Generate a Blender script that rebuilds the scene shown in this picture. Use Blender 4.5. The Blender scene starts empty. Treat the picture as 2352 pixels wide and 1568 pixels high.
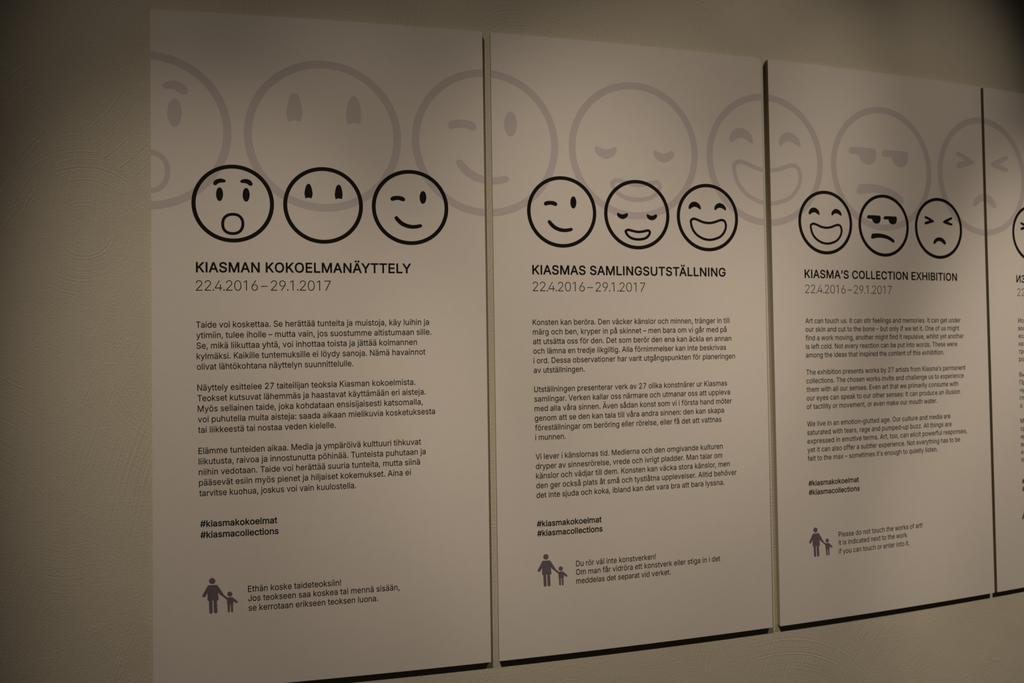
# Four white text panels on a gently curved plaster wall, lit by ceiling spotlights.
import bpy, bmesh, math
from mathutils import Matrix, Vector
from mathutils.geometry import delaunay_2d_cdt

scene = bpy.context.scene
COL = scene.collection

# ------------------------------------------------------------------ scale and layout
S = 0.60            # metres per board width
Z0 = 2.18           # height of the boards' top edge
KAP = -0.02502       # curvature of the wall (board widths)
GAP = 0.02382
HB = 2.04301
OFF = [-0.00189, 0.00308, 1e-05, -0.00103]
WW = [0.00212, -0.00984, 0.00779, 0]
W1 = 1 + GAP
THICK = 0.0095       # board thickness


def surf(u, v, lift=0.0):
    """Board coordinates (u right, v down, in board widths) -> world point on the boards' front, lifted towards the room."""
    y = -KAP * (u - 1.5) ** 2 * S
    dy = -2 * KAP * (u - 1.5)
    n = math.sqrt(1 + dy * dy)
    return Vector((u * S + lift * dy / n, y - lift / n, Z0 - v * S))


# ------------------------------------------------------------------ camera
cam = bpy.data.cameras.new('camera')
cam.sensor_width = 36.0
cam.lens = 1319.58 / 2352 * 36.0
cam.clip_start = 0.02
cam_ob = bpy.data.objects.new('camera', cam)
COL.objects.link(cam_ob)
CP = [0.71314, -1.04374, 1.83584]
Rm = Matrix([[0.980227, 0.011416, -0.197547], [-0.197319, -0.018532, -0.980164], [-0.014851, 0.999763, -0.015913]]).to_4x4()
cam_ob.matrix_world = Matrix.Translation((CP[0] * S, -CP[2] * S, Z0 + CP[1] * S)) @ Rm
cam.dof.use_dof = True
cam.dof.focus_distance = 1.10
cam.dof.aperture_fstop = 3.0
scene.camera = cam_ob

# ------------------------------------------------------------------ world, light, exposure
world = bpy.data.worlds.new('dim_gallery')
scene.world = world
world.use_nodes = True
bg = world.node_tree.nodes['Background']
bg.inputs['Color'].default_value = (1.0, 0.86, 0.68, 1)
bg.inputs["Strength"].default_value = 0.009

scene.view_settings.view_transform = 'Standard'
scene.view_settings.look = 'None'
scene.view_settings.exposure = 0.0
scene.view_settings.gamma = 1.0
scene.view_settings.use_curve_mapping = False

LIGHT_COLOR = (1.0, 0.81, 0.605)
POWER = 50.0
SPOTS = (
    (-0.6, 1.521, 0.161, 1.281, 0.148),
    (2.5, 1.157, 1.025, 1.871, 0.149),
    (-0.6, 1.334, 1.002, 1.25, 0.149),
    (2.5, 2.062, 2.023, 1.312, 0.15),
    (-0.6, 1.048, 0.843, 1.448, 0.191),
    (2.5, 0.952, 1.619, 1.837, 0.153),
    (-0.6, 0.321, 0.114, 1.807, 0.15),
    (2.5, 0.769, 1.226, 1.243, 0.15),
)   # x of the lamp, log strength, point aimed at (x, z), half angle
for lx, inten, ax, az, half in SPOTS:
    ld = bpy.data.lights.new('ceiling_spotlight', 'SPOT')
    ld.energy = POWER * math.exp(inten)
    ld.color = LIGHT_COLOR
    ld.spot_size = 2 * half
    ld.spot_blend = 1.0
    ld.shadow_soft_size = 0.035
    lo = bpy.data.objects.new('ceiling_spotlight', ld)
    COL.objects.link(lo)
    lo.location = (lx, -2.0, 4.6)
    lo.rotation_euler = (Vector((ax, 0, az)) - lo.location).to_track_quat('-Z', 'Y').to_euler()


# ------------------------------------------------------------------ materials
def material(name, color, rough=0.6, spec=0.3):
    m = bpy.data.materials.new(name)
    m.use_nodes = True
    b = m.node_tree.nodes['Principled BSDF']
    b.inputs['Base Color'].default_value = (*color, 1)
    b.inputs['Roughness'].default_value = rough
    b.inputs['Specular IOR Level'].default_value = spec
    return m


def noise_tint(m, color, amount, scale):
    """A faint procedural unevenness of the colour."""
    nt = m.node_tree
    b = nt.nodes['Principled BSDF']
    tc = nt.nodes.new('ShaderNodeTexCoord')
    n = nt.nodes.new('ShaderNodeTexNoise')
    n.inputs['Scale'].default_value = scale
    n.inputs['Detail'].default_value = 4
    r = nt.nodes.new('ShaderNodeValToRGB')
    r.color_ramp.elements[0].position = 0.3
    r.color_ramp.elements[1].position = 0.7
    r.color_ramp.elements[0].color = (*[c * (1 - amount) for c in color], 1)
    r.color_ramp.elements[1].color = (*[min(1, c * (1 + amount)) for c in color], 1)
    nt.links.new(tc.outputs['Object'], n.inputs['Vector'])
    nt.links.new(n.outputs['Fac'], r.inputs['Fac'])
    nt.links.new(r.outputs['Color'], b.inputs['Base Color'])


BOARD = (0.80, 0.775, 0.765)
M_board = material('matt_white_board', BOARD, 0.7, 0.15)
noise_tint(M_board, BOARD, 0.012, 60)
M_edge = material('board_edge', (0.40, 0.36, 0.28), 0.8, 0.1)
M_ink = material('black_ink', (0.010, 0.010, 0.010), 0.7, 0.1)
M_ghost = material('pale_mauve_ink', (BOARD[0] * .79, BOARD[1] * .76, BOARD[2] * .82), 0.7, 0.15)
M_pic = material('dark_mauve_ink', (0.175, 0.145, 0.19), 0.7, 0.1)
M_floor = material('dark_floor', (0.10, 0.09, 0.08), 0.6)
noise_tint(M_floor, (0.10, 0.09, 0.08), 0.15, 8)


def plaster():
    col = (0.655, 0.630, 0.55)
    m = material('trowelled_plaster', col, 0.75, 0.2)
    nt = m.node_tree
    N, K = nt.nodes, nt.links
    b = N['Principled BSDF']
    noise_tint(m, col, 0.03, 5)
    tc = next(n for n in N if n.type == 'TEX_COORD')

    def math_node(op, a, c=None):
        n = N.new('ShaderNodeMath')
        n.operation = op
        for i, s in enumerate((a, c)):
            if s is None:
                continue
            if isinstance(s, (int, float)):
                n.inputs[i].default_value = s
            else:
                K.new(s, n.inputs[i])
        return n.outputs[0]

    def vmath(op, a, c):
        n = N.new('ShaderNodeVectorMath')
        n.operation = op
        K.new(a, n.inputs[0])
        if isinstance(c, tuple):
            n.inputs[1].default_value = c
        else:
            K.new(c, n.inputs[1])
        return n.outputs[0] if op not in ('DISTANCE', 'LENGTH') else n.outputs['Value']

    flat = vmath('MULTIPLY', tc.outputs['Object'], (1, 0, 1))
    wn = N.new('ShaderNodeTexNoise')
    wn.inputs['Scale'].default_value = 3.0
    wn.inputs['Detail'].default_value = 2
    K.new(flat, wn.inputs['Vector'])
    warp = vmath('MULTIPLY_ADD', wn.outputs['Color'], (0.22, 0, 0.22))
    wnode = warp.node
    K.new(flat, wnode.inputs[2])
    total = None
    # arcs left by the trowel: in every patch, rings round a pivot below or beside it
    for cell, shift, freq, w in ((2.6, (0.25, 0, -0.42), 620, 1.0), (3.7, (-0.35, 0, -0.30), 900, 0.7)):
        vo = N.new('ShaderNodeTexVoronoi')
        vo.inputs['Scale'].default_value = cell
        K.new(warp, vo.inputs['Vector'])
        piv = N.new('ShaderNodeVectorMath')
        piv.operation = 'ADD'
        K.new(vo.outputs['Position'], piv.inputs[0])
        rv = N.new('ShaderNodeVectorMath')
        rv.operation = 'MULTIPLY_ADD'
        K.new(vo.outputs['Color'], rv.inputs[0])
        rv.inputs[1].default_value = (0.5, 0, 0.3)
        rv.inputs[2].default_value = shift
        K.new(rv.outputs[0], piv.inputs[1])
        pf = vmath('MULTIPLY', piv.outputs[0], (1, 0, 1))
        dist = vmath('DISTANCE', flat, pf)
        n1 = N.new('ShaderNodeTexNoise')          # irregular ring profile: noise along the radius
        n1.noise_dimensions = '1D'
        n1.inputs['Scale'].default_value = freq / 3.0
        n1.inputs['Detail'].default_value = 3
        K.new(dist, n1.inputs['W'])
        mask = N.new('ShaderNodeTexNoise')
        mask.inputs['Scale'].default_value = 6.0
        mask.inputs['Detail'].default_value = 3
        K.new(vmath('ADD', flat, shift), mask.inputs['Vector'])
        mr = N.new('ShaderNodeMapRange')
        mr.inputs['From Min'].default_value = 0.42
        mr.inputs['From Max'].default_value = 0.68
        K.new(mask.outputs['Fac'], mr.inputs['Value'])
        term = math_node('MULTIPLY', math_node('MULTIPLY', n1.outputs['Fac'], mr.outputs[0]), w)
        total = term if total is None else math_node('ADD', total, term)
    fine = N.new('ShaderNodeTexNoise')
    fine.inputs['Scale'].default_value = 260
    fine.inputs['Detail'].default_value = 4
    K.new(flat, fine.inputs['Vector'])
    total = math_node('ADD', total, math_node('MULTIPLY', fine.outputs['Fac'], 0.55))
    bump = N.new('ShaderNodeBump')
    bump.inputs['Strength'].default_value = 0.48
    bump.inputs['Distance'].default_value = 0.0022
    K.new(total, bump.inputs['Height'])
    K.new(bump.outputs['Normal'], b.inputs['Normal'])
    return m


M_plaster = plaster()


# ------------------------------------------------------------------ mesh helpers
def link(name, verts, faces, mats, parent=None, origin=None, midx=None):
    me = bpy.data.meshes.new(name)
    o0 = origin if origin is not None else Vector((0, 0, 0))
    me.from_pydata([tuple(p - o0) for p in verts], [], faces)
    for m in (mats if isinstance(mats, (list, tuple)) else [mats]):
        me.materials.append(m)
    if midx:
        me.polygons.foreach_set('material_index', midx)
    me.update()
    o = bpy.data.objects.new(name, me)
    COL.objects.link(o)
    if parent is not None:
        o.parent = parent
    return o


def tri(loops):
    """Triangulate closed outlines by the non-zero winding rule; returns points and triangles."""
    pts, edges = [], []
    for lp in loops:
        k, n = len(pts), len(lp)
        pts += [Vector(p) for p in lp]
        edges += [(k + i, k + (i + 1) % n) for i in range(n)]
    size = max(max(abs(p.x), abs(p.y)) for p in pts) or 1.0
    v, _, f, _, _, _ = delaunay_2d_cdt(pts, edges, [], 1, 1e-7 * size)
    sign = 1 if area(loops[0]) > 0 else -1
    keep = []
    for t in f:
        x, y = sum(v[i].x for i in t) / 3, sum(v[i].y for i in t) / 3
        w = 0
        for lp in loops:
            for i in range(len(lp)):
                (x1, y1), (x2, y2) = lp[i - 1], lp[i]
                if (y1 > y) != (y2 > y) and x < (x2 - x1) * (y - y1) / (y2 - y1) + x1:
                    w += 1 if y2 > y1 else -1
        if w * sign > 0:
            keep.append(tuple(t))
    return [(p.x, p.y) for p in v], keep


def area(p):
    return 0.5 * sum(p[i - 1][0] * p[i][1] - p[i][0] * p[i - 1][1] for i in range(len(p)))


def smooth(pts, k=4):
    """Closed Catmull-Rom curve through the points."""
    n, out = len(pts), []
    for i in range(n):
        p0, p1, p2, p3 = pts[i - 1], pts[i], pts[(i + 1) % n], pts[(i + 2) % n]
        for j in range(k):
            t = j / k
            out.append(tuple(0.5 * (2 * p1[q] + (p2[q] - p0[q]) * t + (2 * p0[q] - 5 * p1[q] + 4 * p2[q] - p3[q]) * t * t
                                    + (3 * p1[q] - p0[q] - 3 * p2[q] + p3[q]) * t ** 3) for q in (0, 1)))
    return out


def offset(poly, dist):
    """Push every vertex to the left of the direction of travel by dist (mitred)."""
    n, out = len(poly), []
    for i in range(n):
        a, b, c = poly[i - 1], poly[i], poly[(i + 1) % n]
        l1 = math.hypot(b[0] - a[0], b[1] - a[1]) or 1e-9
        l2 = math.hypot(c[0] - b[0], c[1] - b[1]) or 1e-9
        n1 = (-(b[1] - a[1]) / l1, (b[0] - a[0]) / l1)
        n2 = (-(c[1] - b[1]) / l2, (c[0] - b[0]) / l2)
        k = 1 + n1[0] * n2[0] + n1[1] * n2[1]
        k = max(k, 0.5)
        out.append((b[0] + dist * (n1[0] + n2[0]) / k, b[1] + dist * (n1[1] + n2[1]) / k))
    return out


class Print:
    """Flat ink lying on a board: triangles in board coordinates (u, v), laid on the curved front."""

    def __init__(self):
        self.p, self.f = [], []

    def add(self, pts, tris):
        k = len(self.p)
        self.p += pts
        self.f += [tuple(i + k for i in t) for t in tris]

    def poly(self, loops):
        self.add(*tri(loops))

    def band(self, outer, inner):
        n, k = len(outer), len(self.p)
        self.p += list(outer) + list(inner)
        self.f += [(k + i, k + (i + 1) % n, k + n + (i + 1) % n, k + n + i) for i in range(n)]

    def build(self, name, mat, parent, lift, clip=None):
        bm = bmesh.new()
        vs = [bm.verts.new((x, y, 0)) for x, y in self.p]
        for f in self.f:
            try:
                bm.faces.new([vs[i] for i in f])
            except ValueError:
                pass
        if clip:
            for x, s in ((clip[0], -1), (clip[1], 1)):
                bmesh.ops.bisect_plane(bm, geom=bm.verts[:] + bm.edges[:] + bm.faces[:], plane_co=(x, 0, 0), plane_no=(s, 0, 0),
                                       clear_outer=True)
            if not bm.faces:
                bm.free()
                return None
        verts = [surf(v.co.x, v.co.y, lift) for v in bm.verts]
        bm.verts.index_update()
        faces = []
        for f in bm.faces:
            q = [v.index for v in f.verts]
            a, b, c = (verts[i] for i in q[:3])
            if (b - a).cross(c - a).y > 0:
                q.reverse()
            faces.append(q)
        bm.free()
        return link(name, verts, faces, mat, parent, parent_origin(parent))


def parent_origin(o):
    p = Vector((0, 0, 0))
    while o is not None:
        p = p + o.location
        o = o.parent
    return p


# ------------------------------------------------------------------ lettering (a plain grotesque, outlines in 1/1000)
GLYPHS = {
"!":[196,[67,160,63,509,132,509,128,160],[98,-4,81,-1,66,9,56,24,52,41,56,58,66,73,81,83,98,86,116,83,130,73,140,58,143,41,140,24,130,9,116,-1]],
"#":[440,[242,0,326,509,377,509,294,0],[10,140,19,192,400,192,391,140],[64,0,147,509,198,509,115,0],[40,316,49,368,429,368,421,316]],
",":[188,[38,-119,68,71,137,71,84,-119]],
"-":[283,[253,244,253,188,30,188,30,244]],
".":[188,[95,-4,78,-1,63,9,53,24,50,41,53,59,63,73,78,83,95,87,113,83,128,73,138,59,141,41,138,24,128,9,113,-1]],
"0":[453,[227,-7,174,1,130,24,95,62,69,113,53,178,48,254,53,330,69,395,95,447,130,484,174,508,227,516,279,508,323,484,358,447,384,395,400,330,405,254,400,178,384,113,359,62,323,24,279,1],[227,50,261,56,290,74,313,103,330,144,340,194,344,254,340,314,330,365,313,405,290,435,261,453,227,460,192,453,163,435,140,405,123,365,113,314,109,254,113,194,123,144,140,103,163,74,192,56]],
"1":[440,[266,509,266,0,202,0,202,448,199,448,86,368,86,433,188,509]],
"2":[453,[64,0,64,47,234,229,282,282,299,305,311,327,318,348,320,371,317,397,308,419,293,436,273,449,250,457,224,460,196,457,172,447,153,433,139,413,130,390,127,362,66,362,71,405,86,442,111,473,143,496,182,511,225,516,268,511,306,497,337,474,361,445,376,411,381,372,378,345,371,318,357,290,336,259,306,223,267,180,153,60,153,57,389,57,389,0]],
"4":[453,[40,105,40,158,247,509,311,509,109,166,109,163,413,163,413,105],[282,0,282,121,282,146,282,318,343,318,343,0]],
"6":[453,[226,-7,182,-1,142,15,109,40,84,74,69,115,64,162,68,199,80,239,102,285,137,340,252,509,322,509,151,261,145,261,154,275,165,288,179,299,196,307,214,312,235,314,278,309,316,295,346,271,370,240,384,201,389,157,384,112,368,73,343,39,310,14,271,-2],[226,48,254,52,279,63,299,79,314,101,324,128,327,157,324,187,314,213,299,235,279,251,254,262,226,265,198,262,174,252,153,235,138,214,128,188,125,158,128,128,138,102,153,79,174,63,198,52]],
"7":[453,[97,0,323,448,323,452,62,452,62,509,391,509,391,449,165,0]],
"9":[453,[226,516,271,510,310,494,343,468,368,434,384,393,389,347,385,309,373,270,350,224,315,168,200,0,130,0,301,248,307,248,299,234,287,221,273,210,257,202,238,196,218,195,175,199,137,214,106,237,83,269,68,307,64,352,69,397,85,436,110,469,143,494,182,510],[226,460,199,457,174,446,154,429,138,407,129,381,125,352,129,322,138,295,154,274,174,257,199,247,226,243,254,247,279,257,299,273,314,295,324,321,327,350,324,381,314,407,299,429,279,446,254,457]],
":":[188,[95,-4,78,-1,63,9,53,24,50,41,53,59,63,73,78,83,95,87,113,83,128,73,138,59,141,41,138,24,128,9,113,-1],[95,271,78,274,63,284,53,299,50,316,53,334,63,349,78,359,95,362,113,359,128,349,138,334,141,316,138,299,128,284,113,274]],
"A":[480,[16,0,201,509,276,509,463,0,395,0,287,302,264,372,232,478,245,478,213,371,191,302,85,0],[110,142,110,199,370,199,370,142]],
"B":[456,[60,0,60,509,241,509,289,504,329,491,359,469,381,442,394,410,398,374,395,344,387,320,373,301,356,286,336,275,315,267,315,262,339,257,363,245,385,227,402,203,414,173,418,136,413,100,400,67,377,39,344,18,301,4,247,0],[125,57,245,57,296,63,330,80,349,105,355,137,352,161,342,184,327,203,306,218,279,228,248,231,125,231],[125,285,238,285,265,288,288,296,308,309,323,326,333,348,336,372,330,403,313,429,283,446,240,452,125,452]],
"C":[510,[267,-7,205,1,150,25,104,63,70,115,48,179,40,254,48,329,70,393,104,445,150,484,205,508,267,516,305,513,340,504,373,490,402,471,427,447,448,418,463,385,473,348,408,348,401,373,389,395,375,413,357,428,337,440,315,449,292,454,267,456,223,450,184,432,150,403,125,364,109,314,103,254,109,194,125,145,151,105,184,76,223,59,267,53,292,55,315,60,337,69,357,81,375,96,389,114,401,136,408,160,473,160,463,124,448,91,428,62,402,38,373,19,341,5,305,-4]],
"D":[502,[219,0,96,0,96,57,215,57,272,63,318,81,354,110,379,149,394,198,399,255,394,312,379,361,354,399,320,428,275,446,221,452,93,452,93,509,225,509,294,501,353,478,385,455,412,426,433,391,455,329,462,255,455,181,433,119,411,83,384,54,351,31,291,8],[125,509,125,0,60,0,60,509]],
"E":[419,[60,0,60,509,372,509,372,452,125,452,125,286,355,286,355,229,125,229,125,57,375,57,375,0]],
"G":[520,[269,-7,205,1,149,25,104,64,69,116,47,179,40,254,47,329,69,393,103,445,149,484,203,508,265,516,304,513,340,504,374,489,403,469,429,445,449,416,465,384,474,349,408,349,399,372,387,393,373,411,356,427,337,439,315,448,291,454,265,456,222,450,183,432,150,404,125,364,109,314,103,254,109,194,125,145,151,105,184,76,224,59,269,53,309,57,345,71,374,93,396,123,410,160,415,202,434,199,283,199,283,256,478,256,478,200,471,141,451,91,419,50,377,19,326,0]],
"H":[517,[60,0,60,509,125,509,125,289,392,289,392,509,457,509,457,0,392,0,392,232,125,232,125,0]],
"I":[186,[60,0,60,509,126,509,126,0]],
"J":[396,[185,-7,143,-2,106,11,75,33,52,63,38,100,33,145,33,173,98,173,98,145,104,104,122,74,149,56,185,50,220,56,248,74,266,104,272,145,272,509,336,509,336,145,332,100,318,63,294,33,263,11,227,-2]],
"K":[467,[104,145,104,216,139,261,174,303,212,344,364,509,448,509,231,276,228,276],[60,0,60,509,125,509,125,334,124,225,125,193,125,0],[372,0,188,259,228,309,449,0]],
"L":[393,[60,0,60,509,125,509,125,57,361,57,361,0]],
"M":[628,[60,0,60,509,152,509,277,187,287,159,299,123,311,84,322,49,307,49,318,83,330,121,342,158,352,187,476,509,568,509,568,0,504,0,504,291,504,327,505,369,506,413,507,457,513,457,498,409,482,363,467,322,456,291,342,0,286,0,170,291,159,321,145,361,129,408,112,457,119,457,120,416,121,372,122,328,122,291,122,0]],
"N":[523,[60,0,60,509,136,509,343,183,363,151,388,107,414,55,405,54,401,108,399,157,399,195,399,509,463,509,463,0,387,0,202,290,177,331,148,381,108,452,119,454,122,384,124,328,125,291,125,0]],
"O":[533,[267,-7,205,1,150,25,105,63,70,115,48,179,40,254,48,329,70,393,105,445,150,484,205,508,267,516,329,508,384,484,429,445,464,393,486,329,493,254,486,179,464,115,429,63,384,25,329,1],[267,53,310,59,349,76,383,105,408,144,425,194,430,254,425,314,408,365,383,404,349,433,310,450,267,456,223,450,184,433,151,404,125,364,109,314,103,254,109,194,125,144,151,105,184,76,223,59]],
"P":[445,[60,0,60,509,235,509,289,503,332,487,366,462,390,430,404,391,409,348,404,304,390,265,366,233,332,207,289,191,235,186,109,186,109,242,233,242,269,246,297,256,318,272,333,294,342,319,344,348,342,376,333,402,318,423,297,439,268,449,232,452,125,452,125,0]],
"S":[447,[224,-9,172,-4,128,9,91,31,64,60,46,96,38,137,104,137,110,110,123,88,142,71,166,59,194,52,224,49,257,52,286,60,311,74,329,92,341,114,346,139,342,161,332,179,316,193,296,205,245,222,184,239,128,260,86,289,67,313,56,341,52,372,58,413,75,448,102,476,138,498,180,511,227,516,275,511,316,498,351,476,377,449,394,415,401,378,337,378,326,412,302,437,267,453,225,459,194,456,167,448,145,435,129,418,118,398,115,376,119,352,131,334,148,319,169,308,212,293,264,279,312,264,336,252,359,238,379,220,395,198,405,171,408,139,403,99,386,64,360,34,323,11,278,-4]],
"T":[449,[32,452,32,509,417,509,417,452,257,452,257,0,193,0,193,452]],
"U":[517,[259,-8,203,-2,154,15,114,43,85,80,66,124,60,173,60,509,124,509,124,178,128,144,141,113,160,87,187,68,220,56,259,52,298,56,331,68,357,87,377,113,389,144,393,178,393,509,457,509,457,173,451,124,433,80,403,43,363,15,315,-2]],
"V":[480,[204,0,16,509,84,509,192,206,215,137,248,31,235,31,267,138,290,206,395,509,463,509,278,0]],
"W":[686,[155,0,16,509,82,509,163,196,175,145,187,94,197,40,189,40,200,94,211,145,224,196,306,509,380,509,462,196,474,145,486,94,497,40,488,40,499,94,510,145,523,196,603,509,670,509,530,0,455,0,368,323,351,391,336,475,350,475,335,395,318,323,230,0]],
"X":[474,[18,0,217,284,217,236,29,509,104,509,178,400,204,361,223,329,243,292,232,292,252,329,272,361,298,400,374,509,446,509,259,239,259,287,456,0,382,0,292,129,268,165,250,195,230,231,244,231,225,196,206,166,182,129,91,0]],
"Y":[472,[203,0,203,208,16,509,91,509,192,344,222,292,250,230,224,230,251,293,280,344,381,509,455,509,268,208,268,0]],
"a":[389,[160,-9,126,-5,94,5,68,22,48,45,35,73,30,108,34,138,43,161,58,179,78,193,100,203,125,211,178,220,234,227,252,230,265,235,273,243,276,255,276,257,273,279,267,297,256,311,240,322,220,329,196,331,171,329,149,322,132,313,118,301,107,288,100,274,41,291,57,322,79,346,104,364,133,375,163,382,194,384,215,383,239,379,263,372,286,360,306,343,322,320,333,290,337,251,337,0,277,0,277,52,272,52,264,38,252,25,236,12,215,1,190,-6],[170,45,202,49,228,59,248,74,263,93,272,115,276,138,276,190,270,186,259,182,231,176,200,171,175,168,134,159,117,150,103,139,95,124,92,105,94,87,102,72,114,61,130,52,149,47]],
"b":[424,[229,-8,198,-5,172,4,153,17,138,31,118,59,112,59,112,0,53,0,53,509,114,509,114,319,118,319,137,346,152,360,171,373,197,381,229,384,274,378,313,361,345,332,370,293,385,245,390,189,385,133,370,84,346,45,313,16,274,-2],[220,47,253,51,279,66,301,88,316,117,325,151,328,189,325,227,316,261,301,290,280,311,253,325,220,330,188,325,161,312,140,291,125,263,116,229,113,189,116,150,125,115,140,86,162,65,188,51]],
"c":[396,[207,-8,159,-2,117,16,82,46,56,85,40,133,34,187,40,243,56,291,82,330,117,360,159,378,207,384,234,383,260,377,284,368,305,356,324,341,340,322,353,301,362,277,303,262,298,276,290,289,281,301,270,311,257,319,242,325,226,329,207,330,173,325,145,310,124,287,108,258,99,224,96,187,99,151,108,117,124,89,145,66,173,51,207,46,226,48,243,52,258,58,271,66,282,76,292,89,299,102,304,117,363,102,354,78,341,56,325,37,306,21,285,9,261,-1,235,-6]],
"d":[424,[195,-8,151,-2,111,16,79,45,55,84,39,133,34,189,39,245,55,293,79,332,112,361,151,378,196,384,228,381,253,373,272,360,287,346,306,319,311,319,311,509,372,509,372,0,313,0,313,59,307,59,287,31,272,17,252,4,227,-5],[205,47,236,51,263,65,284,86,299,115,309,150,312,189,309,229,300,263,284,291,263,312,237,325,205,330,172,325,145,311,124,290,108,261,99,227,96,189,99,151,109,117,124,88,145,66,172,51]],
"e":[404,[212,-8,161,-2,117,16,82,46,56,85,40,132,34,187,39,242,55,290,81,329,115,359,157,378,205,384,236,382,266,374,294,361,319,341,341,315,357,282,368,242,371,194,371,169,75,169,75,221,338,221,310,202,307,237,298,269,283,294,263,314,237,326,205,330,173,326,146,313,125,294,109,270,99,241,96,211,96,178,100,139,110,106,128,80,151,61,179,50,212,46,234,48,254,53,271,61,285,73,297,88,306,105,365,91,353,63,335,39,311,19,283,4,249,-5]],
"f":[254,[228,379,228,327,6,327,6,379],[81,0,81,432,84,461,96,486,113,505,135,519,161,527,187,530,222,527,243,521,227,468,215,472,195,474,171,470,154,460,145,443,142,419,142,0]],
"g":[425,[207,-151,168,-148,134,-140,105,-127,82,-110,64,-91,51,-69,101,-41,122,-66,136,-78,154,-88,178,-95,207,-97,249,-92,282,-75,298,-58,308,-34,311,-6,311,68,306,68,287,41,272,28,252,16,227,8,195,5,152,10,113,27,80,53,55,90,39,136,34,191,39,246,55,293,80,332,112,361,152,378,196,384,228,382,253,373,273,360,288,346,308,319,313,319,313,379,372,379,372,-9,367,-54,350,-90,324,-117,291,-136,251,-147],[205,59,237,63,264,75,285,95,300,121,309,154,312,193,309,231,300,264,285,291,264,312,237,325,205,330,172,325,145,312,124,290,109,262,99,229,96,193,99,155,109,123,124,96,145,76,172,63]],
"h":[410,[114,227,114,0,53,0,53,509,114,509,114,287,102,287,124,332,152,362,187,379,227,384,264,380,295,369,321,349,341,321,353,285,357,240,357,0,296,0,296,235,290,275,273,304,246,323,210,329,184,326,161,317,141,303,126,283,117,257]],
"i":[167,[53,0,53,379,114,379,114,0],[84,443,67,446,54,455,44,468,41,483,44,499,54,512,67,521,84,524,100,521,114,512,123,499,126,483,123,468,114,455,100,446]],
"j":[167,[53,379,114,379,114,-30,111,-63,102,-90,86,-113,65,-129,37,-139,4,-143,-10,-143,-10,-87,2,-87,25,-83,40,-72,50,-54,53,-29],[83,443,67,446,53,455,44,468,41,483,44,499,53,512,67,521,83,524,100,521,114,512,123,499,126,483,123,468,114,455,100,446]],
"k":[381,[110,137,110,212,121,212,284,379,360,379,184,199,177,199],[53,0,53,509,114,509,114,0],[294,0,148,186,191,229,372,0]],
"l":[167,[53,0,53,509,114,509,114,0]],
"m":[610,[53,0,53,379,112,379,112,295,108,295,118,323,132,346,151,363,172,376,195,384,219,386,257,380,287,361,309,331,321,295,312,295,322,321,337,343,357,361,381,375,407,383,437,386,468,383,497,372,522,354,541,328,553,296,557,255,557,0,496,0,496,254,490,289,473,313,447,326,419,330,395,328,374,320,358,307,345,290,338,270,335,247,335,0,274,0,274,260,269,288,253,311,229,326,199,330,178,328,158,320,140,307,126,289,117,266,114,238,114,0]],
"n":[410,[114,227,114,0,53,0,53,379,112,379,112,287,102,287,124,332,152,362,187,379,227,384,264,380,295,369,321,349,341,321,353,285,357,240,357,0,296,0,296,235,290,275,273,304,246,323,210,329,184,326,161,317,141,303,126,283,117,257]],
"o":[415,[207,-8,159,-2,117,16,82,46,56,85,40,133,34,187,40,243,56,291,82,330,117,360,159,378,207,384,256,378,299,360,333,330,359,291,376,243,381,187,376,133,359,85,333,46,299,16,256,-2],[207,46,242,51,270,66,292,89,307,117,316,151,319,187,316,224,307,258,292,287,270,310,242,325,207,330,173,325,145,310,124,287,108,258,99,224,96,187,99,151,108,117,124,89,145,66,173,51]],
"p":[424,[53,-143,53,379,112,379,112,319,118,319,137,346,152,360,171,373,197,381,229,384,274,378,313,361,345,332,370,293,385,245,390,189,385,133,370,84,346,45,313,16,274,-2,229,-8,198,-5,173,4,153,17,138,31,118,59,114,59,114,-143],[220,47,253,51,279,66,301,88,316,117,325,151,328,189,325,227,316,261,301,290,280,311,253,325,220,330,188,325,161,312,140,291,125,263,116,229,113,189,116,150,125,115,140,86,162,65,188,51]],
"q":[424,[372,-143,311,-143,311,59,306,59,287,31,272,17,252,4,227,-5,195,-8,151,-2,111,16,79,45,55,84,39,133,34,189,39,245,55,293,79,332,112,361,151,378,196,384,228,381,253,373,272,360,287,346,307,319,313,319,313,379,372,379],[205,47,236,51,263,65,284,86,299,115,309,150,312,189,309,229,300,263,284,291,263,312,237,325,205,330,172,325,145,311,124,290,108,261,99,227,96,189,99,151,109,117,124,88,145,66,172,51]],
"r":[259,[53,0,53,379,112,379,112,321,115,321,130,347,152,367,181,380,213,385,229,384,243,384,243,322,230,324,207,326,182,323,159,315,140,301,126,284,117,262,114,237,114,0]],
"s":[365,[182,-8,145,-5,112,3,84,18,62,38,45,63,36,94,94,107,105,79,124,60,150,49,181,45,217,50,244,62,262,81,268,103,265,121,254,136,237,147,212,155,149,170,104,186,72,208,53,237,47,274,51,305,65,332,87,354,115,370,149,381,187,384,223,381,254,372,279,358,299,339,314,316,324,290,268,277,258,298,243,316,219,328,187,333,156,329,131,317,114,299,109,277,112,258,124,243,144,232,172,223,229,209,275,194,306,171,325,142,331,107,326,75,312,47,290,24,260,6,223,-5]],
"t":[227,[204,379,204,327,6,327,6,379],[65,471,126,471,126,98,128,76,136,61,150,53,170,50,185,51,202,54,213,2,192,-3,168,-4,125,2,92,21,72,52,65,93]],
"u":[410,[182,-5,146,-1,115,11,89,31,69,59,57,95,53,139,53,379,114,379,114,144,119,105,137,75,164,56,200,50,226,53,249,62,268,77,283,97,293,122,296,153,296,379,357,379,357,0,298,0,298,92,307,92,286,47,257,17,222,0]],
"v":[389,[163,0,17,379,84,379,165,155,187,87,206,21,184,21,203,87,224,155,305,379,371,379,226,0]],
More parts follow.
